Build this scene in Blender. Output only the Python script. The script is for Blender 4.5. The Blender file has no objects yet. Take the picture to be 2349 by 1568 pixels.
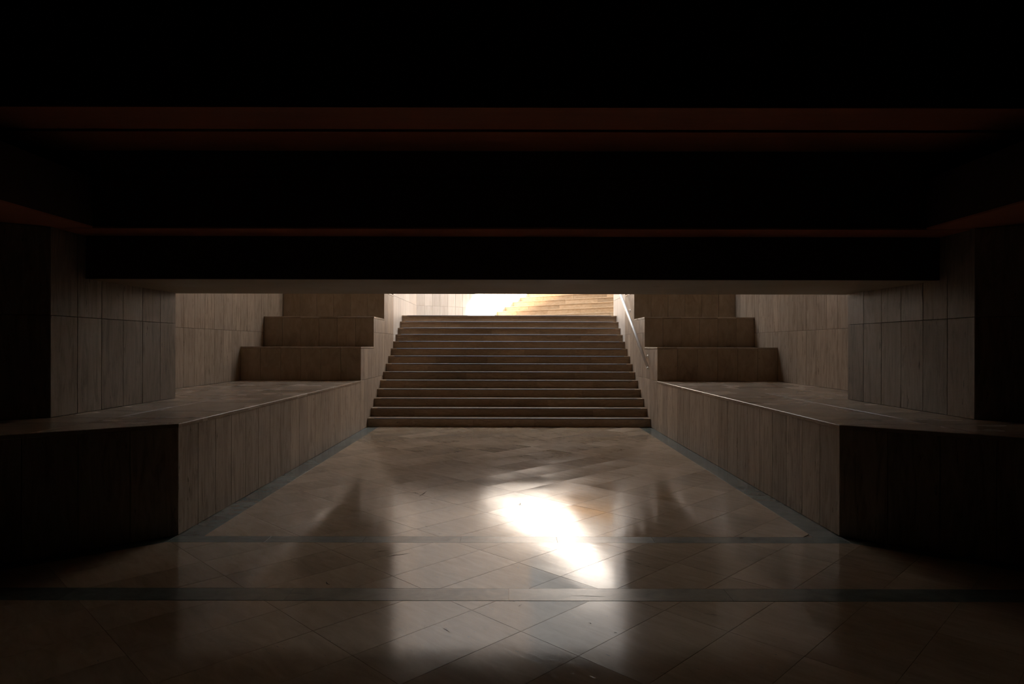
import bpy, math, random
from mathutils import Vector, Matrix
random.seed(7)
SC = bpy.context.scene
COL = SC.collection
R = math.radians

# ------------------------------------------------------------------ camera, sky, sun, exposure
EYE = 1.51
cam_d = bpy.data.cameras.new('camera')
cam_d.sensor_width = 36.0
cam_d.lens = 1503 / 2349 * 36.0
cam_d.shift_x = 6.5 / 2349
cam_d.shift_y = 8.0 / 2349
cam_d.clip_start = 0.05
cam_d.clip_end = 200
cam = bpy.data.objects.new('camera', cam_d)
COL.objects.link(cam)
cam.location = (0, 0, EYE)
cam.rotation_euler = (R(90), R(-0.11), 0)
SC.camera = cam

SKY_STRENGTH = 5.0
SUN_STRENGTH = 110.0
world = bpy.data.worlds.new('sky')
SC.world = world
world.use_nodes = True
wn = world.node_tree.nodes
wl = world.node_tree.links
bg = wn['Background']
bg.inputs['Color'].default_value = (0.81, 0.90, 1.0, 1)
bg.inputs['Strength'].default_value = SKY_STRENGTH

sun_d = bpy.data.lights.new('sun', 'SUN')
sun_d.energy = SUN_STRENGTH
sun_d.angle = R(0.6)
sun_d.color = (1.0, 0.97, 0.93)
sun = bpy.data.objects.new('sun', sun_d)
COL.objects.link(sun)
sun_from = Vector((0.99, 0.13, 0.93)).normalized()
sun.rotation_euler = sun_from.to_track_quat('Z', 'Y').to_euler()
sun.location = (20, 24, 22)

SC.view_settings.view_transform = 'Standard'
SC.view_settings.look = 'None'
SC.view_settings.gamma = 1.0
SC.view_settings.exposure = 0.0
SC.view_settings.use_curve_mapping = False
try:
    SC.cycles.use_denoising = True
    SC.cycles.max_bounces = 14
    SC.cycles.diffuse_bounces = 10
    SC.cycles.glossy_bounces = 6
    SC.cycles.sample_clamp_indirect = 12.0
    SC.cycles.caustics_reflective = True
except Exception:
    pass

# ------------------------------------------------------------------ materials
def stone(name, dark, mid, light, grain, rough, veins=0.5, pits=0.5, bump=0.06, spread=0.22, rot=0.0, coat=0.0, pit_scale=1.0, spec=0.5, pit_at=0.685, worn=0.2, dist=0.7):
    m = bpy.data.materials.new(name)
    m.use_nodes = True
    nt = m.node_tree
    N, L = nt.nodes, nt.links
    bsdf = N['Principled BSDF']
    tc = N.new('ShaderNodeTexCoord')
    oi = N.new('ShaderNodeObjectInfo')
    mul = N.new('ShaderNodeMath'); mul.operation = 'MULTIPLY'; mul.inputs[1].default_value = 37.0
    L.new(oi.outputs['Random'], mul.inputs[0])
    add = N.new('ShaderNodeVectorMath'); add.operation = 'ADD'
    L.new(tc.outputs['Object'], add.inputs[0]); L.new(mul.outputs[0], add.inputs[1])
    rt = N.new('ShaderNodeMapping'); rt.inputs['Rotation'].default_value = (0, 0, rot)
    L.new(add.outputs[0], rt.inputs['Vector'])
    mp = N.new('ShaderNodeMapping'); mp.inputs['Scale'].default_value = grain
    L.new(rt.outputs[0], mp.inputs['Vector'])
    n1 = N.new('ShaderNodeTexNoise'); n1.inputs['Scale'].default_value = 2.2; n1.inputs['Detail'].default_value = 7; n1.inputs['Roughness'].default_value = 0.62; n1.inputs['Distortion'].default_value = dist
    L.new(mp.outputs[0], n1.inputs['Vector'])
    n2 = N.new('ShaderNodeTexNoise'); n2.inputs['Scale'].default_value = 0.9; n2.inputs['Detail'].default_value = 3
    L.new(add.outputs[0], n2.inputs['Vector'])
    mx = N.new('ShaderNodeMath'); mx.operation = 'MULTIPLY_ADD'; mx.inputs[1].default_value = veins
    L.new(n1.outputs['Fac'], mx.inputs[0])
    m2 = N.new('ShaderNodeMath'); m2.operation = 'MULTIPLY'; m2.inputs[1].default_value = 1 - veins
    L.new(n2.outputs['Fac'], m2.inputs[0]); L.new(m2.outputs[0], mx.inputs[2])
    cr = N.new('ShaderNodeValToRGB')
    e = cr.color_ramp.elements
    e[0].position = 0.30; e[0].color = (*dark, 1)
    e[1].position = 0.70; e[1].color = (*light, 1)
    k = cr.color_ramp.elements.new(0.5); k.color = (*mid, 1)
    L.new(mx.outputs[0], cr.inputs['Fac'])
    # slab-to-slab variation
    vr = N.new('ShaderNodeMapRange'); vr.inputs['To Min'].default_value = 1 - spread; vr.inputs['To Max'].default_value = 1 + spread * 0.6
    L.new(oi.outputs['Random'], vr.inputs['Value'])
    hs = N.new('ShaderNodeHueSaturation')
    L.new(vr.outputs[0], hs.inputs['Value']); L.new(cr.outputs['Color'], hs.inputs['Color'])
    # pits: sparse dark open pores, drawn out along the grain
    mp2 = N.new('ShaderNodeMapping'); mp2.inputs['Scale'].default_value = tuple(g * 2.6 * pit_scale for g in grain)
    L.new(rt.outputs[0], mp2.inputs['Vector'])
    n3 = N.new('ShaderNodeTexNoise'); n3.inputs['Scale'].default_value = 2.0; n3.inputs['Detail'].default_value = 4; n3.inputs['Roughness'].default_value = 0.7
    L.new(mp2.outputs[0], n3.inputs['Vector'])
    pr = N.new('ShaderNodeMapRange'); pr.inputs['From Min'].default_value = 0.685; pr.inputs['From Max'].default_value = 0.72
    L.new(n3.outputs['Fac'], pr.inputs['Value'])
    pm = N.new('ShaderNodeMath'); pm.operation = 'MULTIPLY'; pm.inputs[1].default_value = pits
    L.new(pr.outputs[0], pm.inputs[0])
    mc = N.new('ShaderNodeMix'); mc.data_type = 'RGBA'
    L.new(pm.outputs[0], mc.inputs['Factor']); L.new(hs.outputs[0], mc.inputs['A'])
    mc.inputs['B'].default_value = (dark[0] * 0.25, dark[1] * 0.25, dark[2] * 0.25, 1)
    L.new(mc.outputs['Result'], bsdf.inputs['Base Color'])
    # gloss with worn patches
    rr = N.new('ShaderNodeMapRange'); rr.inputs['To Min'].default_value = rough * 0.8; rr.inputs['To Max'].default_value = rough * 1.25
    L.new(n2.outputs['Fac'], rr.inputs['Value'])
    ra = N.new('ShaderNodeMath'); ra.operation = 'ADD'
    L.new(rr.outputs[0], ra.inputs[0])
    rp = N.new('ShaderNodeMath'); rp.operation = 'MULTIPLY'; rp.inputs[1].default_value = 0.4
    L.new(pm.outputs[0], rp.inputs[0]); L.new(rp.outputs[0], ra.inputs[1])
    L.new(ra.outputs[0], bsdf.inputs['Roughness'])
    bp = N.new('ShaderNodeBump'); bp.inputs['Strength'].default_value = bump; bp.inputs['Distance'].default_value = 0.01
    sm = N.new('ShaderNodeMath'); sm.operation = 'SUBTRACT'
    L.new(n1.outputs['Fac'], sm.inputs[0]); L.new(pm.outputs[0], sm.inputs[1])
    L.new(sm.outputs[0], bp.inputs['Height']); L.new(bp.outputs[0], bsdf.inputs['Normal'])
    bsdf.inputs['IOR'].default_value = 1.5
    bsdf.inputs['Specular IOR Level'].default_value = spec
    pr.inputs['From Min'].default_value = pit_at; pr.inputs['From Max'].default_value = pit_at + 0.03
    rr.inputs['From Min'].default_value = 0.3; rr.inputs['From Max'].default_value = 0.7
    rr.inputs['To Min'].default_value = rough * (1 - worn); rr.inputs['To Max'].default_value = rough * (1 + worn)
    return m

T_D, T_M, T_L = (0.28, 0.205, 0.145), (0.41, 0.315, 0.232), (0.51, 0.408, 0.315)
W_D = (0.20, 0.145, 0.10)
WKW = dict(veins=0.8, pits=0.75, bump=0.16, spec=0.25, spread=0.14, dist=1.6, pit_at=0.655, pit_scale=0.8)
M_WALL = stone('travertine_wall', W_D, T_M, T_L, (6.5, 6.5, 0.85), 0.55, **WKW)
M_TIER = stone('travertine_tier', (0.26, 0.19, 0.125), (0.38, 0.29, 0.205), (0.46, 0.365, 0.275), (3.5, 3.5, 1.5), 0.5, veins=0.6, pits=0.5, bump=0.08, spec=0.3, spread=0.10, dist=1.2, pit_at=0.68)
M_PIER = stone('travertine_wall_shaded', (0.125, 0.092, 0.064), (0.245, 0.195, 0.15), (0.31, 0.255, 0.205), (6.5, 6.5, 0.85), 0.6, **WKW)  # wall stone darkened to put the pier's shade into its colour
M_STEP = stone('travertine_step', (0.20, 0.125, 0.075), (0.34, 0.235, 0.15), (0.46, 0.33, 0.225), (2.2, 9, 12), 0.42, veins=0.7, pits=0.7, bump=0.14, dist=1.8, pit_at=0.65, pit_scale=0.7)
M_FLOOR = stone('travertine_floor', (0.31, 0.22, 0.14), (0.43, 0.315, 0.215), (0.54, 0.41, 0.295), (1.6, 6, 4), 0.12, veins=0.55, pits=0.95, bump=0.03, spread=0.16, rot=R(45), pit_scale=1.9, pit_at=0.66, worn=0.45, spec=0.78)
M_LEDGE = stone('travertine_ledge_top', T_D, T_M, T_L, (1.5, 9, 4), 0.25, veins=0.4, pits=0.2, bump=0.015, spread=0.03, pit_scale=2.2)
M_BAND = stone('grey_green_marble', (0.085, 0.10, 0.09), (0.14, 0.16, 0.145), (0.20, 0.22, 0.205), (3, 5, 4), 0.2, veins=0.6, pits=0.3, bump=0.03, spread=0.10, pit_scale=2.5)
M_CORE = stone('joint_mortar', (0.05, 0.035, 0.025), (0.07, 0.05, 0.035), (0.09, 0.065, 0.045), (3, 3, 3), 0.9, pits=0, bump=0.02, spread=0)
M_HOLE = stone('dark_open_pore', (0.012, 0.008, 0.005), (0.016, 0.011, 0.007), (0.02, 0.014, 0.009), (3, 3, 3), 1.0, pits=0, bump=0.0, spread=0, spec=0.0)
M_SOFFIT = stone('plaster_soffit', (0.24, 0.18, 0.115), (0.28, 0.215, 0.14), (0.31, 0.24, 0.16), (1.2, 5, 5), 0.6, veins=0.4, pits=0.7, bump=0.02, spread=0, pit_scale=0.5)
M_BEAM = stone('red_brown_lit', (0.36, 0.12, 0.055), (0.43, 0.145, 0.068), (0.48, 0.17, 0.08), (1, 6, 6), 0.7, pits=0, bump=0.02, spread=0)  # underside colour raised to carry the bounce light from the floor
M_GROUT = stone('floor_grout', (0.15, 0.11, 0.075), (0.19, 0.14, 0.10), (0.23, 0.17, 0.12), (3, 3, 3), 0.8, pits=0, bump=0.02, spread=0)
M_DARK = stone('brown_plaster_shaded', (0.05, 0.024, 0.014), (0.062, 0.03, 0.018), (0.075, 0.038, 0.022), (2, 2, 2), 0.8, pits=0, bump=0.02, spread=0)  # kept near black, the shade of unlit hall faces put into the colour
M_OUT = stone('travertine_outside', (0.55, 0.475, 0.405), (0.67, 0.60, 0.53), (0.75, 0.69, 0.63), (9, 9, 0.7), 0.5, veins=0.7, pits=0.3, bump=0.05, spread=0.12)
M_FACADE = stone('brown_stone_facade', (0.22, 0.18, 0.145), (0.27, 0.23, 0.19), (0.32, 0.28, 0.24), (2, 2, 1), 0.7, pits=0, bump=0.05, spread=0)
M_INNER = stone('umber_plaster', (0.13, 0.085, 0.05), (0.16, 0.105, 0.062), (0.19, 0.125, 0.075), (2, 2, 2), 0.7, pits=0, bump=0.03, spread=0)
M_OSTEP = stone('travertine_outside_step', (0.36, 0.23, 0.12), (0.50, 0.35, 0.21), (0.60, 0.45, 0.30), (4, 4, 12), 0.5, veins=0.7, pits=0.3, bump=0.05, spread=0.2)

def metal(name, col, rough, met=1.0):
    m = bpy.data.materials.new(name); m.use_nodes = True
    N, L = m.node_tree.nodes, m.node_tree.links
    b = N['Principled BSDF']
    b.inputs['Base Color'].default_value = (*col, 1)
    b.inputs['Metallic'].default_value = met
    tc = N.new('ShaderNodeTexCoord'); n = N.new('ShaderNodeTexNoise'); n.inputs['Scale'].default_value = 60
    L.new(tc.outputs['Object'], n.inputs['Vector'])
    r = N.new('ShaderNodeMapRange'); r.inputs['To Min'].default_value = rough * 0.8; r.inputs['To Max'].default_value = rough * 1.3
    L.new(n.outputs['Fac'], r.inputs['Value']); L.new(r.outputs[0], b.inputs['Roughness'])
    return m
M_STEEL = metal('brushed_steel', (0.86, 0.82, 0.78), 0.4, 0.45)
M_STRIP = metal('grey_metal_strip', (0.20, 0.20, 0.22), 0.4)

# ------------------------------------------------------------------ geometry helpers
def tag(o, label=None, cat=None, group=None, kind=None):
    if label: o['label'] = label
    if cat: o['category'] = cat
    if group: o['group'] = group
    if kind: o['kind'] = kind
    return o

def root(name, loc=(0, 0, 0), **k):
    o = bpy.data.objects.new(name, None); COL.objects.link(o); o.location = loc
    o.empty_display_size = 0.2
    return tag(o, **k)

def link_mesh(name, verts, faces, mat, parent=None, loc=(0, 0, 0), smooth=False, **k):
    me = bpy.data.meshes.new(name)
    me.from_pydata([tuple(v) for v in verts], [], faces)
    me.validate(); me.update()
    if smooth:
        for p in me.polygons: p.use_smooth = True
    me.materials.append(mat)
    return link_data(name, me, parent, loc, **k)

def link_data(name, me, parent=None, loc=(0, 0, 0), **k):
    o = bpy.data.objects.new(name, me); COL.objects.link(o)
    if parent is not None:
        o.parent = parent
        o.location = Vector(loc) - Vector(parent_loc(parent))
    else:
        o.location = loc
    return tag(o, **k)

def parent_loc(p):
    v = Vector((0, 0, 0))
    while p is not None:
        v = v + Vector(p.location); p = p.parent
    return v

def area(p):
    return 0.5 * sum(p[i][0] * p[(i + 1) % len(p)][1] - p[(i + 1) % len(p)][0] * p[i][1] for i in range(len(p)))

def clip(poly, conv):
    """clip a polygon by a convex, counter-clockwise one"""
    out = list(poly)
    for i in range(len(conv)):
        a, b = conv[i], conv[(i + 1) % len(conv)]
        ex, ey = b[0] - a[0], b[1] - a[1]
        src, out = out, []
        for j in range(len(src)):
            p, q = src[j], src[(j + 1) % len(src)]
            sp = ex * (p[1] - a[1]) - ey * (p[0] - a[0])
            sq = ex * (q[1] - a[1]) - ey * (q[0] - a[0])
            if sp >= 0: out.append(p)
            if (sp > 0 and sq < 0) or (sp < 0 and sq > 0):
                t = sp / (sp - sq)
                out.append((p[0] + t * (q[0] - p[0]), p[1] + t * (q[1] - p[1])))
        if len(out) < 3: return []
    res = []
    for p in out:
        if not res or math.hypot(p[0] - res[-1][0], p[1] - res[-1][1]) > 1e-4: res.append(p)
    if len(res) > 1 and math.hypot(res[0][0] - res[-1][0], res[0][1] - res[-1][1]) < 1e-4: res.pop()
    return res if len(res) >= 3 and abs(area(res)) > 1e-4 else []

def inset(poly, d):
    n = len(poly); out = []
    for i in range(n):
        a, b, c = poly[i - 1], poly[i], poly[(i + 1) % n]
        e1 = Vector((b[0] - a[0], b[1] - a[1])).normalized(); e2 = Vector((c[0] - b[0], c[1] - b[1])).normalized()
        n1 = Vector((-e1.y, e1.x)); n2 = Vector((-e2.y, e2.x))
        s = n1 + n2; dd = max(0.25, s.dot(s) / 2)
        out.append((b[0] + s.x * d / dd, b[1] + s.y * d / dd))
    return out

CACHE = {}
def slab(name, poly, o, u, v, thick, mat, parent, gap=0.004, cham=0.002, proud=0.0, **k):
    """a stone piece: counter-clockwise polygon in the plane o + a*u + b*v, face towards u x v"""
    if area(poly) < 0: poly = poly[::-1]
    p = inset(poly, gap / 2)
    if area(p) < 4e-4: return None
    cx = sum(q[0] for q in p) / len(p); cy = sum(q[1] for q in p) / len(p)
    u = Vector(u).normalized(); v = Vector(v).normalized(); n = u.cross(v)
    loc = [(q[0] - cx, q[1] - cy) for q in p]
    key = (name, mat.name, tuple((round(a, 4), round(b, 4)) for a, b in loc), tuple(round(c, 3) for c in (*u, *v)), thick, cham)
    if key not in CACHE:
        top = inset(loc, cham)
        V = [u * a + v * b - n * thick for a, b in loc] + [u * a + v * b - n * cham for a, b in loc] + [u * a + v * b for a, b in top]
        m = len(loc)
        F = [tuple(range(2 * m, 3 * m)), tuple(reversed(range(m)))]
        for i in range(m):
            j = (i + 1) % m
            F.append((i, j, m + j, m + i)); F.append((m + i, m + j, 2 * m + j, 2 * m + i))
        me = bpy.data.meshes.new(name); me.from_pydata([tuple(x) for x in V], [], F); me.update(); me.materials.append(mat)
        CACHE[key] = me
    w = Vector(o) + u * cx + v * cy + n * proud
    return link_data(name, CACHE[key], parent, w, **k)

def prism(name, poly, z0, z1, mat, parent=None, **k):
    if area(poly) < 0: poly = poly[::-1]
    m = len(poly)
    cx = sum(p[0] for p in poly) / m; cy = sum(p[1] for p in poly) / m
    V = [(p[0] - cx, p[1] - cy, 0) for p in poly] + [(p[0] - cx, p[1] - cy, z1 - z0) for p in poly]
    F = [tuple(reversed(range(m))), tuple(range(m, 2 * m))] + [(i, (i + 1) % m, m + (i + 1) % m, m + i) for i in range(m)]
    return link_mesh(name, V, F, mat, parent, (cx, cy, z0), **k)

def rect(x0, x1, y0, y1): return [(x0, y0), (x1, y0), (x1, y1), (x0, y1)]
def mir(poly, s): return [(p[0] * s, p[1]) for p in poly]

def cladding(parent, name, P0, P1, zprof, rows, width, mat, side, start=0.0, thick=0.02, cuts=(), jitter=0.0):
    """panels on the vertical face from P0 to P1 (plan); side=+1 when the face looks to the left of P0->P1, else -1.
    zprof(t0,t1) -> (zmin,zmax) of the face there"""
    P0 = Vector((*P0, 0)); P1 = Vector((*P1, 0)); Lf = (P1 - P0).length; d = (P1 - P0) / Lf
    edges = {0.0, round(Lf, 5)} | {round(c, 5) for c in cuts if 0 < c < Lf}
    t = start
    while t < Lf - 0.03:
        if t > 0.03 and all(abs(t - e) > 0.03 for e in edges): edges.add(round(t, 5))
        t += width
    E = sorted(edges)
    for a, b in zip(E, E[1:]):
        z0, z1 = zprof(a, b)
        for r0, r1 in zip(rows, rows[1:]):
            lo, hi = max(r0, z0), min(r1, z1)
            if hi - lo < 0.03: continue
            pr = random.uniform(-jitter, jitter)
            if side < 0:     # face normal = d x z
                slab(name, rect(a, b, lo, hi), P0, d, (0, 0, 1), thick, mat, parent, proud=pr)
            else:
                slab(name, rect(Lf - b, Lf - a, lo, hi), P1, -d, (0, 0, 1), thick, mat, parent, proud=pr)

# ------------------------------------------------------------------ main dimensions (metres, camera at x=y=0 looking along +y)
HW = 2.625                  # half width between the stair walls
ZL = 0.885                  # ledge height
ROWS = [0, 0.885, 1.76, 2.64, 3.52, 4.4]
YF = 5.2                    # front of the ledges
YW0, YW1 = 5.6, 7.7         # pier side faces
XPS = {-1: 3.92, 1: 3.98}
XP, XA = 3.92, 4.755        # pier face, alcove wall
TIER = [11.6, 12.7, 13.77, 14.85]
TZ = [1.48, 2.065, 2.65]
ZTOP = 6.4
HB = 9.0
RISE, GO, Y0S, NST = 0.16, 0.30, 12.13, 14
FD = (0.793, 0.609)         # direction of the splayed faces
ZLAND = RISE * NST
WD = Vector((0.793, 0.609)); AD = Vector((0.65, 0.76)); ND = Vector((0.76, -0.65))
WL0 = Vector((-HW, 18.56))
CT = 0.02                   # cladding thickness

# ------------------------------------------------------------------ floor
fl = root('floor', (0, 7, 0), kind='structure')
prism('floor_bed', rect(-8.3, 8.3, -12.3, 16.6), -0.3, -0.004, M_GROUT, fl)
BW = 0.215
# border strips of grey-green marble
def band(poly, axis, n, thick=0.02):
    (x0, y0), (x1, y1) = poly
def strip(a, b, w, left, n):
    """a border of width w along a->b, in pieces; left: the strip lies to the left of a->b"""
    a = Vector(a); b = Vector(b); d = (b - a); Ls = d.length; d /= Ls; q = Vector((-d.y, d.x)) * (w if left else -w)
    return a, d, q, Ls, n
for s in (-1, 1):
    n = 9
    for i in range(n):
        y0 = YF - 0.02 + (Y0S - YF + 0.04) * i / n; y1 = YF - 0.02 + (Y0S - YF + 0.04) * (i + 1) / n
        slab('border_slab', mir(rect(-HW + CT * 0, -HW + BW, y0, y1), -s), (0, 0, 0), (1, 0, 0), (0, 1, 0), 0.02, M_BAND, fl, gap=0.0008, cham=0.0005)
CB0, CB1 = 5.02, YF - 0.02
xi = HW
n = 7
for i in range(n):
    x0 = -HW + 2 * HW * i / n; x1 = -HW + 2 * HW * (i + 1) / n
    slab('border_slab', rect(x0, x1, CB0, CB1), (0, 0, 0), (1, 0, 0), (0, 1, 0), 0.02, M_BAND, fl, gap=0.0008, cham=0.0005)
# splayed borders in front of the ledges
for s in (-1, 1):
    A = (HW, YF - 0.02)
    for i in range(4):
        t0, t1 = i * 1.5, (i + 1) * 1.5
        def fp(t, off):   # along the splayed face (right side), offset towards the hall
            return (HW + FD[0] * t + 0.609 * -off * -1 * -1, YF - 0.02 - FD[1] * t - 0.793 * off)
        q = [fp(t0, 0), fp(t0, 0.19), fp(t1, 0.19), fp(t1, 0)]
        if i == 0: q[1] = (HW, CB0); 
        q = clip(q if area(q) > 0 else q[::-1], rect(-8, 8, 4.075, 6))
        if q: slab('border_slab', mir(q, s), (0, 0, 0), (1, 0, 0), (0, 1, 0), 0.02, M_BAND, fl, gap=0.0008, cham=0.0005)
B20, B21 = 3.88, 4.075
for i in range(12):
    x0 = -8 + 16 * i / 12; x1 = x0 + 16 / 12
    slab('border_slab', rect(x0, x1, B20, B21), (0, 0, 0), (1, 0, 0), (0, 1, 0), 0.02, M_BAND, fl, gap=0.0008, cham=0.0005)
# diagonal floor tiles, each cut to its field
c45 = math.sqrt(0.5)
FU = Vector((c45, c45, 0)); FV = Vector((-c45, c45, 0))
def toworld(a, b): return (a * c45 - b * c45, a * c45 + b * c45)
ao = 6.83 / math.sqrt(2); bo = 6.70 / math.sqrt(2)
TWD, TLN = 0.55 / math.sqrt(2), 1.1 / math.sqrt(2)
def tiles(field, ymin, ymax, xmax, mat=M_FLOOR):
    for i in range(-24, 24):
        for j in range(-40, 40):
            sh = 0.0
            a0 = ao + i * TLN + sh; b0 = bo + j * TWD
            q = [toworld(a0, b0), toworld(a0 + TLN, b0), toworld(a0 + TLN, b0 + TWD), toworld(a0, b0 + TWD)]
            if max(p[1] for p in q) < ymin or min(p[1] for p in q) > ymax or min(abs(p[0]) for p in q) > xmax: continue
            c = clip(q, field)
            if c and area(c) > 0.004:
                slab('tile', c, (0, 0, 0), (1, 0, 0), (0, 1, 0), 0.02, mat, fl, gap=0.0013, cham=0.0007, proud=random.uniform(-0.0002, 0.0002))
tiles(rect(-HW + BW, HW - BW, YF - 0.02, Y0S + 0.03), 5, 12.3, 3)
spl = 0.609 / 0.793
tiles([(-8, B21), (8, B21), (HW + (CB0 - B21) / spl * 1.0, B21), (HW, CB0 ), (-HW, CB0), (-HW - (CB0 - B21) / spl, B21)][2:], 4.0, 5.1, 5)
tiles(rect(-4.6, 4.6, 1.2, B20 - 0.005), 1.2, 3.9, 4.7)
# open fissures of the travertine (world plan positions, a few mm wide)
FISS = [((-.988, 4.78), (-.884, 4.83), 7), ((-.873, 4.68), (-.71, 4.767), 11), ((-1.04, 4.83), (-.95, 4.87), 5), ((-1.0, 6.753), (-.9, 6.654), 10),
        ((-.898, 6.558), (-.849, 6.79), 10), ((.09, 6.235), (.13, 6.18), 9), ((.112, 6.30), (.102, 6.20), 7), ((1.39, 6.77), (1.44, 6.78), 9), ((.823, 4.64), (.872, 4.60), 7),
        ((.877, 4.575), (.922, 4.53), 7), ((.934, 4.50), (.968, 4.475), 6), ((.375, 3.96), (.584, 3.946), 4), ((-1.167, 4.18), (-1.13, 4.13), 9),
        ((.02, 3.872), (.037, 3.866), 6), ((.056, 3.79), (.078, 3.826), 4), ((.437, 3.573), (.45, 3.556), 7), ((.555, 3.448), (.57, 3.453), 7),
        ((-.765, 6.28), (-.697, 6.25), 7), ((-.56, 6.0), (-.53, 5.987), 6), ((-.704, 5.48), (-.673, 5.454), 6), ((-.566, 5.25), (-.54, 5.25), 6),
        ((2.36, 4.55), (2.43, 4.50), 5), ((1.1, 3.7), (1.2, 3.66), 4), ((-.35, 3.5), (-.30, 3.44), 4)]
for a, b, w in FISS:
    a = Vector(a); b = Vector(b); d = b - a; q = Vector((-d.y, d.x)).normalized() * w / 2000
    up, dn = [], []
    for i in range(7):
        f = i / 6; c = a + d * f + q * random.uniform(-1.3, 1.3); k = math.sin(math.pi * (0.08 + 0.84 * f)) * random.uniform(0.5, 1.2)
        up.append(c + q * k); dn.append(c - q * k)
    V = [(p.x - a.x, p.y - a.y, 0.0006) for p in up] + [(p.x - a.x, p.y - a.y, 0.0006) for p in dn] 
    F = [(7 + i, 8 + i, i + 1, i) for i in range(6)]
    link_mesh('fissure', V, F, M_HOLE, fl, (a.x, a.y, 0))
# rest of the hall floor, behind and beside the camera
for q in (rect(-8, -4.6, 1.2, B20), rect(4.6, 8, 1.2, B20), rect(-8, 8, -12, 1.2)):
    slab('floor_field', q, (0, 0, 0), (1, 0, 0), (0, 1, 0), 0.02, M_FLOOR, fl)

# ------------------------------------------------------------------ ledges (left and right)
FLARE_L = 6.74
FLARE_L = 6.74
def side_word(s): return 'left' if s < 0 else 'right'
for s in (-1, 1):
    XP = XPS[s]
    L = root('stone_ledge', (s * 3.4, 8.4, 0), cat='ledge',
             label=('long low travertine ledge %s' % ('leading to the foot of the stairs, opposite the handrail' if s < 0 else 'leading to the foot of the stairs, on the handrail side')))
    core_pts = [(HW + CT, 11.6 + CT), (HW + CT, YF + 0.01), (7.98, YF - 4.10 + 0.01), (7.98, 2.49), (XP + 0.1, YW0), (XP + 0.1, YW1), (XA + 0.1, YW1), (XA + 0.1, 11.6 + CT)]
    prism('core', mir(core_pts, s), -0.02, ZL - 0.031, M_CORE, L)
    # stair-side face
    a, b = (s * HW, YF), (s * HW, TIER[0])
    cladding(L, 'panel', a, b, lambda t0, t1: (0, ZL - 0.03), [0, ZL], 0.3333, M_WALL, 1 if s < 0 else 1, thick=CT) if False else \
        cladding(L, 'panel', a, b, lambda t0, t1: (0, ZL - 0.03), [0, ZL], 0.3333, M_WALL, -1 if s < 0 else 1, start=0 if s < 0 else 0.0, thick=CT)
    # splayed face
    b2 = (s * (HW + FD[0] * FLARE_L), YF - FD[1] * FLARE_L)
    cladding(L, 'panel', a, b2, lambda t0, t1: (0, ZL - 0.03), [0, ZL], 0.3333, M_WALL, 1 if s < 0 else -1, thick=CT)
    # top slabs, clipped to the three fields
    ov = 0.008
    fields = [rect(HW - ov, XA, YW1, TIER[0]), rect(HW - ov, XP, YW0, YW1),
              [(HW - ov, YW0), (HW - ov, YF - ov), (7.985, YF - 4.115 - ov), (7.985, 2.48), (XP, YW0)]]
    for f in fields:
        f = mir(f, s)
        if area(f) < 0: f = f[::-1]
        for i in range(12):
            for j in range(7):
                y0 = 0.5 + i * 0.95; x0 = HW - 0.02 + j * 0.78
                q = mir(rect(x0, x0 + 0.78, y0, y0 + 0.95), s)
                if area(q) < 0: q = q[::-1]
                c = clip(q, f)
                if c and area(c) > 0.01:
                    slab('top_slab', c, (0, 0, ZL), (1, 0, 0), (0, 1, 0), 0.03, M_LEDGE, L, gap=0.0015, cham=0.004)

# ------------------------------------------------------------------ stepped blocks beside the stairs
def tier_top(y):
    for i in range(3):
        if TIER[i] - 1e-4 <= y < TIER[i + 1] - 1e-4: return TZ[i]
    return 99
for s in (-1, 1):
    B = root('stepped_block', (s * 3.7, 13.2, 0), cat='stone steps',
             label='three tall travertine tiers %s' % ('rising left of the stairs' if s < 0 else 'rising right of the stairs behind the handrail'))
    zb = 0.0
    for i in range(3):
        prism('core', mir(rect(HW + CT, XA + 0.1, TIER[i] + CT, TIER[i + 1] + CT), s), -0.02 , TZ[i] - 0.031, M_CORE, B)
        # face
        zlo = ZL if i == 0 else TZ[i - 1]
        a, b = (s * HW, TIER[i]), (s * XA, TIER[i])
        cladding(B, 'panel', a, b, lambda t0, t1: (zlo, TZ[i] - 0.03), [zlo, TZ[i]], 0.355, M_TIER, 1 if s < 0 else -1, thick=CT)
        # top
        m = 6
        for j in range(m):
            x0 = HW - 0.006 + (XA - HW + 0.006) * j / m; x1 = HW - 0.006 + (XA - HW + 0.006) * (j + 1) / m
            slab('top_slab', mir(rect(x0, x1, TIER[i] - 0.006, TIER[i + 1]), s), (0, 0, TZ[i]), (1, 0, 0), (0, 1, 0), 0.03, M_LEDGE, B, gap=0.0015, cham=0.004)
    a, b = (s * HW, TIER[0]), (s * HW, TIER[3])
    cuts = [TIER[1] - TIER[0], TIER[2] - TIER[0]]
    cladding(B, 'panel', a, b, lambda t0, t1: (0, tier_top(TIER[0] + (t0 + t1) / 2) - 0.03), ROWS, 0.3333, M_WALL, -1 if s < 0 else 1, start=0.27, thick=CT, cuts=cuts)

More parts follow.
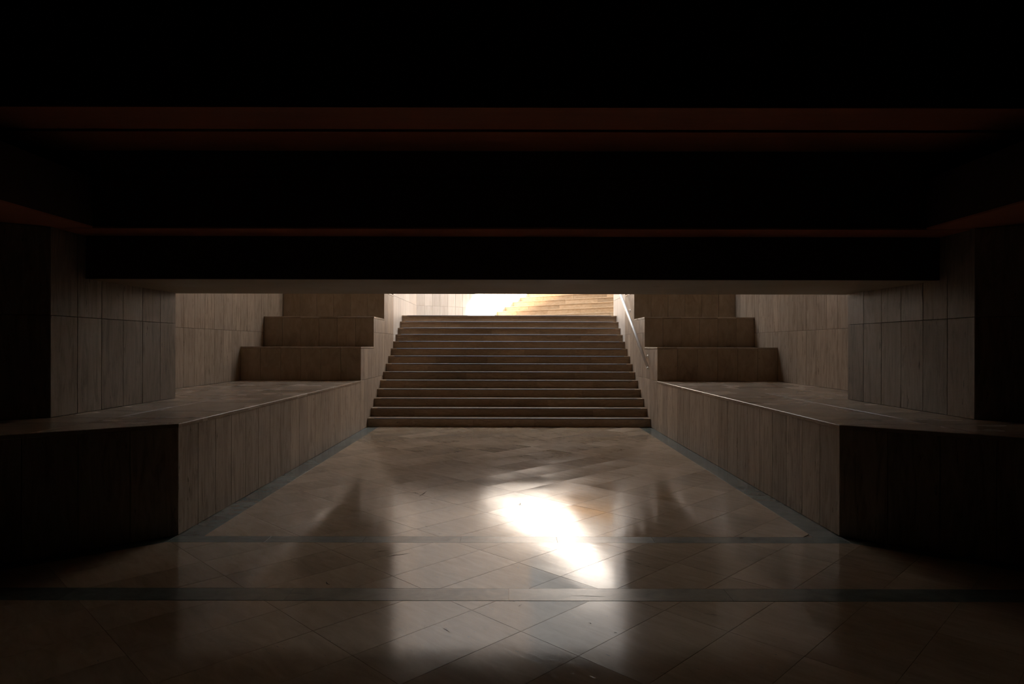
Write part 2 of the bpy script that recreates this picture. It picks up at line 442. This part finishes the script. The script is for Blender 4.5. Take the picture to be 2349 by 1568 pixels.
# ------------------------------------------------------------------ side walls: pier, alcove wall, splay
for s in (-1, 1):
    XP = XPS[s]
    W = root('wall_' + side_word(s), (s * XA, 9, 0), kind='structure')
    # solid cores
    prism('core', mir([(XP + CT, YW0 + 0.0), (XP + CT, YW1 - CT), (XA + CT, YW1 - CT), (XA + 0.6, YW1 - CT), (8.3, YW1 - CT), (8.3, 2.3), (8, 2.49)], s), ZL - 0.02, ZTOP, M_CORE, W)
    prism('core', mir(rect(XA + CT, XA + 0.6, YW1 - CT, TIER[3] + 0.05), s), ZL - 0.02, ZTOP + 0.2, M_CORE, W)
    prism('upper_wall', mir(rect(XA + CT, XA + 0.6, YW1 - CT, TIER[3] + 0.05), s), ZTOP + 0.2, 17 if s > 0 else HB, M_OUT, W)  # right side raised out of view to keep the sun out of the stairwell
    # pier side
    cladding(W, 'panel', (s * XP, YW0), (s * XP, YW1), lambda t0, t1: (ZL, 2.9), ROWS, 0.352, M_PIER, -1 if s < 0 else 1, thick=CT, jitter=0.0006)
    # splayed wall above the ledge
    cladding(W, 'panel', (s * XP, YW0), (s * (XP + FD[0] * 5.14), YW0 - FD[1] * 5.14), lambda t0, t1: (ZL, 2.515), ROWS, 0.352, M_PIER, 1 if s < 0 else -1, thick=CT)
    # return of the pier towards the alcove
    cladding(W, 'panel', (s * XP, YW1), (s * XA, YW1), lambda t0, t1: (ZL, ZTOP), ROWS + [5.4, 6.4], 0.42, M_WALL, -1 if s < 0 else 1, thick=CT)
    # alcove wall
    def zp(t0, t1):
        y = YW1 + (t0 + t1) / 2
        return (ZL if y < TIER[0] else tier_top(y), ZTOP)
    cladding(W, 'panel', (s * XA, YW1), (s * XA, TIER[3]), zp, ROWS + [5.4, 6.4], 0.3333, M_WALL, -1 if s < 0 else 1, start=(0.205 if s < 0 else 0.12), thick=CT,
             cuts=[t - YW1 for t in TIER[:3]], jitter=0.0006)

# ------------------------------------------------------------------ blocks that frame the head of the stairs
WF = root('wall_far_left', (-5, 17, 0), kind='structure')
TE = 4.2
we = WL0 + WD * TE
prism('core', [(-HW - CT, TIER[3] + CT), (-HW - CT, 18.56 + 0.01), (we.x - 0.012, we.y + 0.016), (-2.2, 24), (-9, 23), (-9, TIER[3] + CT)], 0, HB, M_OUT, WF)
cladding(WF, 'panel', (-HW, TIER[3]), (-HW, 18.56), lambda a, b: (ZLAND - 1.4 if a < 1.4 else ZLAND - 0.02, 4.4), ROWS, 0.3333, M_OUT, -1, start=0.02, thick=CT)
cladding(WF, 'panel', tuple(WL0), tuple(we), lambda a, b: (ZLAND - 0.02, 4.4), ROWS, 0.26, M_OUT, -1, thick=CT)
cladding(WF, 'panel', (-HW, TIER[3]), (-XA, TIER[3]), lambda a, b: (TZ[2], ZTOP), ROWS + [5.4, 6.4], 0.355, M_TIER, 1, thick=CT)
# parapet that climbs with the upper stairs
wt = 14.0
p0 = we; p1 = WL0 + WD * wt
def para_top(t): return 4.6 + (t - 3.0) * 0.52
nn = Vector((-WD.y, WD.x)) * 0.35
ts = [TE + i * (wt - TE) / 12 for i in range(13)]
V = []; F = []
for t in ts:
    p = WL0 + WD * t
    for q in (p, p + nn):
        V += [(q.x, q.y, 1.9), (q.x, q.y, para_top(t))]
for i in range(12):
    a = 4 * i; b = 4 * (i + 1)
    F += [(a, b, b + 1, a + 1), (a + 2, a + 3, b + 3, b + 2), (a + 1, b + 1, b + 3, a + 3), (a, a + 2, b + 2, b)]
F += [(0, 1, 3, 2), (48, 50, 51, 49)]
link_mesh('parapet', V, F, M_OUT, WF)

WG = root('wall_far_right', (5, 17, 0), kind='structure')
fe = Vector((HW, 16.5)) + AD * 5.1
prism('core', [(HW + CT, TIER[3] + CT), (9.5, TIER[3] + CT), (9.5, 18.2), (fe.x, fe.y), (HW + CT, 16.5)], 0, 8.9, M_OUT, WG)
for za, zb_, ex in ((8.9, 10.4, 0.3), (10.4, 11.6, 0.9), (11.6, 12.6, 1.7), (12.6, 13.6, 3.0), (13.6, 19, 5.0)):  # stepped masses added out of view to slant the sun's shadow edge
    f2 = fe + AD * ex
    prism('sun_blocker', [(HW + CT, TIER[3] + CT), (9.5, TIER[3] + CT), (f2.x + 1.2, f2.y - 1.0), (f2.x, f2.y), (HW + CT, 16.5)], za, zb_, M_OUT, WG)
cladding(WG, 'panel', (HW, TIER[3]), (HW, 16.5), lambda a, b: (ZLAND - 1.4, 4.4), ROWS, 0.3333, M_OUT, 1, start=0.02, thick=CT)
cladding(WG, 'panel', (HW, TIER[3]), (XA, TIER[3]), lambda a, b: (TZ[2], ZTOP), ROWS + [5.4, 6.4], 0.355, M_TIER, -1, thick=CT)

# ------------------------------------------------------------------ ceiling, lintel, stepped fascias of the hall
XP = 4.0
ce = root('ceiling', (0, 7, 2.12), kind='structure')
prism('soffit', rect(-XP, XP, 6.10, 7.78), 2.12, 2.52, M_SOFFIT, ce)
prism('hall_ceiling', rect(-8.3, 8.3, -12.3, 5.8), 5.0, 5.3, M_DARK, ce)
prism('stair_roof', rect(-XA - 0.6, XA + 0.6, 7.3, 13.5), ZTOP, ZTOP + 0.3, M_SOFFIT, ce)
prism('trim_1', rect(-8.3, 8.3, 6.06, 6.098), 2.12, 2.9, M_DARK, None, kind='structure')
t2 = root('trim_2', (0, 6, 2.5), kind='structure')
prism('ledge_soffit', rect(-8.3, 8.3, 5.66, 6.059), 2.515, 2.53, M_BEAM, t2)  # thin underside sheet with the bounce light in its colour
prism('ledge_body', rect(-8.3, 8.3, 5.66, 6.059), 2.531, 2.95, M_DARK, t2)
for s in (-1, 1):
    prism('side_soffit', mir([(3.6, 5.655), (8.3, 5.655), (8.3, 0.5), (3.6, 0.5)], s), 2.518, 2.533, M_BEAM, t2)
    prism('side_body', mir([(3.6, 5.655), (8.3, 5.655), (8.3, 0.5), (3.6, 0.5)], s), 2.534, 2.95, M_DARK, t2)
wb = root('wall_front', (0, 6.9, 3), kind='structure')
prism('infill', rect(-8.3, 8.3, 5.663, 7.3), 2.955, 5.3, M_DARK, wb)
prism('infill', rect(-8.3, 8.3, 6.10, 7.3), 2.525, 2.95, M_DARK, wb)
prism('upper_wall', rect(-XA - 0.55, XA + 0.55, 7.3, 7.775), 2.525, ZTOP, M_INNER, wb)
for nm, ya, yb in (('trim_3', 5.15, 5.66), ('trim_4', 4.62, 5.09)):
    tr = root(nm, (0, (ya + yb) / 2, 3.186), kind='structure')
    prism('lit_underside', rect(-8.2, 8.2, ya, yb), 3.186, 3.20, M_BEAM, tr)  # thin sheet holding the painted bounce light under the beam
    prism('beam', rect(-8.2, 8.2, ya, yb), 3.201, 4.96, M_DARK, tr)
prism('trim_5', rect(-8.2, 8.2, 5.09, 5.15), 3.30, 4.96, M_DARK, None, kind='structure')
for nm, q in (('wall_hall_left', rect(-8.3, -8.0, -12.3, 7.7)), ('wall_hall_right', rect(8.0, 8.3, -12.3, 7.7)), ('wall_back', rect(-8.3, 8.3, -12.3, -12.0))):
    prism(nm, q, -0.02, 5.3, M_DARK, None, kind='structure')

# ------------------------------------------------------------------ main staircase
S = root('staircase', (0, 14, 0), cat='staircase', label='wide travertine staircase of fourteen steps rising to daylight')
for k in range(NST):
    y = Y0S + GO * k; z0 = RISE * k; z1 = z0 + RISE
    depth = GO + 0.03 if k < NST - 1 else 0.3
    prism('step_core', rect(-HW, HW, y + 0.045, Y0S + GO * NST + 0.3), z0 - (0.02 if k == 0 else 0), z1 - 0.03, M_CORE, S)
    # riser slabs
    xs = [-HW + 0.002]; off = random.uniform(0.45, 1.15); x = -HW + off
    while x < HW - 0.3:
        xs.append(x); x += 1.13
    xs.append(HW - 0.002)
    for a, b in zip(xs, xs[1:]):
        slab('riser_slab', rect(a, b, z0 + 0.001, z1 - 0.030), (0, y + 0.026, 0), (1, 0, 0), (0, 0, 1), 0.019, M_STEP, S, gap=0.0015, cham=0.0012, proud=random.uniform(-.0006, .0006))
    # tread slabs
    xs = [-HW + 0.002]; x = -HW + random.uniform(0.6, 1.2)
    while x < HW - 0.3:
        xs.append(x); x += 1.2
    xs.append(HW - 0.002)
    for a, b in zip(xs, xs[1:]):
        slab('tread_slab', rect(a, b, y, y + depth), (0, 0, z1), (1, 0, 0), (0, 1, 0), 0.03, M_STEP, S, gap=0.0015, cham=0.002)
    # metal anti-slip strip along the nosing, stopping short of the walls
    st = [(-0.004, -0.012), (0.034, -0.012), (0.034, 0.004), (-0.001, 0.004), (-0.004, 0.001)]
    xa, xb = -HW + 0.13, HW - 0.13
    V = [(xa, p[0], p[1]) for p in st] + [(xb, p[0], p[1]) for p in st]
    F = [(4, 3, 2, 1, 0), (5, 6, 7, 8, 9)] + [(i, (i + 1) % 5, 5 + (i + 1) % 5, 5 + i) for i in range(5)]
    link_mesh('nosing_strip', V, F, M_STRIP, S, (0, y, z1), label='thin grey metal nosing strip' if k == 0 else None)

# landing
wq = WL0
ld = root('landing', (0, 18, ZLAND), kind='structure')
prism('landing_slab', [(-HW, Y0S + GO * (NST - 1) + 0.3), (HW, Y0S + GO * (NST - 1) + 0.3), (HW, 16.5), (HW + 0.45, 17.0), (HW + 0.4, 17.2), (-0.55, 20.3), (-HW, 18.6)], ZLAND - 0.25, ZLAND, M_OUT, ld)

# ------------------------------------------------------------------ upper stairs, turned to the right
U = root('upper_staircase', (1.5, 19, ZLAND), cat='staircase', label='sunlit upper flight of pale stairs turning away behind the top landing')
s0 = 14.87
NU = 26
for k in range(NU):
    sk = s0 + GO * k
    t = (sk - AD.dot(WL0)) / AD.dot(WD)
    Pl = WL0 + WD * t                       # nosing end at the left wall
    q = (sk - AD.dot(Vector((HW, 16.5)))) / AD.dot(AD)
    Pr = Vector((HW, 16.5)) + AD * q        # nosing end at the right flank
    d = (Pr - Pl); Ln = d.length; d /= Ln
    n2 = Vector((-d.y, d.x))                # up the flight
    z0 = ZLAND + RISE * k; z1 = z0 + RISE
    D3 = (d.x, d.y, 0)
    if k < 7:
        x = random.uniform(0.35, 1.0); xs = [0.0]
        while x < Ln - 0.2:
            xs.append(x); x += 1.15
        xs.append(Ln)
        o = (Pl.x, Pl.y, 0)
        for a, b in zip(xs, xs[1:]):
            slab('riser_slab', rect(a, b, z0, z1 - 0.026), (o[0] + n2.x * 0.018, o[1] + n2.y * 0.018, 0), D3, (0, 0, 1), 0.02, M_OSTEP, U, gap=0.003, cham=0.002)
            slab('tread_slab', rect(a, b, 0, GO + 0.02), (o[0], o[1], z1), D3, (n2.x, n2.y, 0), 0.026, M_OSTEP, U, gap=0.003, cham=0.003)
        c = [Pl + n2 * 0.04, Pr + n2 * 0.04, Pr + n2 * (GO + 0.03), Pl + n2 * (GO + 0.03)]
        prism('step_core', [(p.x, p.y) for p in c], z0 - 0.2, z1 - 0.027, M_CORE, U)
    else:
        c = [Pl, Pr, Pr + n2 * (GO + 0.02), Pl + n2 * (GO + 0.02)]
        prism('step', [(p.x, p.y) for p in c], z0 - 0.2, z1, M_OSTEP, U)
zt = ZLAND + RISE * NU
c = [Pl + n2 * GO, Pr + n2 * GO, Pr + n2 * 12, Pl + n2 * 12]
prism('upper_terrace', [(p.x, p.y) for p in c], zt - 0.3, zt, M_OUT, None, kind='structure')

fb = root('wall_facade', (8, 31, 0), kind='structure')
fc = (Pl + Pr) / 2 + n2 * 6.0
c = [fc - d * 16, fc + d * 11, fc + d * 11 + n2 * 2, fc - d * 16 + n2 * 2]
prism('facade', [(p.x, p.y) for p in c], 0, 17, M_FACADE, fb)

# ------------------------------------------------------------------ handrail
def tube(name, pts, r, mat, parent, seg=20, **k):
    V = []; F = []
    P = [Vector(p) for p in pts]
    for i, p in enumerate(P):
        d = (P[min(i + 1, len(P) - 1)] - P[max(i - 1, 0)]).normalized()
        x = d.cross(Vector((0, 0, 1)))
        if x.length < 1e-3: x = Vector((1, 0, 0))
        x.normalize(); y = x.cross(d)
        rr = r[i] if isinstance(r, (list, tuple)) else r
        for j in range(seg):
            a = 2 * math.pi * j / seg
            V.append(p + x * math.cos(a) * rr + y * math.sin(a) * rr)
    for i in range(len(P) - 1):
        for j in range(seg):
            F.append((i * seg + j, i * seg + (j + 1) % seg, (i + 1) * seg + (j + 1) % seg, (i + 1) * seg + j))
    F.append(tuple(reversed(range(seg)))); F.append(tuple(range((len(P) - 1) * seg, len(P) * seg)))
    c = P[0]
    return link_mesh(name, [v - c for v in V], F, mat, parent, c, smooth=True, **k)
H = root('handrail', (2.62, 14, 1.6), cat='handrail', label='round steel handrail sloping down the right wall of the stairs')
XR = 2.515
ra = Vector((XR, 11.86, 1.10)); rb = Vector((XR, 16.3, 1.10 + (16.3 - 11.86) * 0.5333))
rd = (rb - ra).normalized()
tube('rail', [ra, rb], 0.029, M_STEEL, H)
tube('end_cap', [ra - rd * 0.012, ra - rd * 0.009, ra - rd * 0.0002], [0.021, 0.0295, 0.0315], M_STEEL, H)
for yb in (12.4, 14.2, 16.0):
    zc = 1.10 + (yb - 11.86) * 0.5333
    tube('bracket', [(XR, yb, zc - 0.027), (XR, yb, zc - 0.06), (XR + 0.02, yb, zc - 0.078), (HW - 0.004, yb, zc - 0.078)], 0.008, M_STEEL, H, seg=10)
    tube('wall_plate', [(HW - 0.007, yb, zc - 0.078), (HW + 0.0005, yb, zc - 0.078)], 0.035, M_STEEL, H, seg=16)
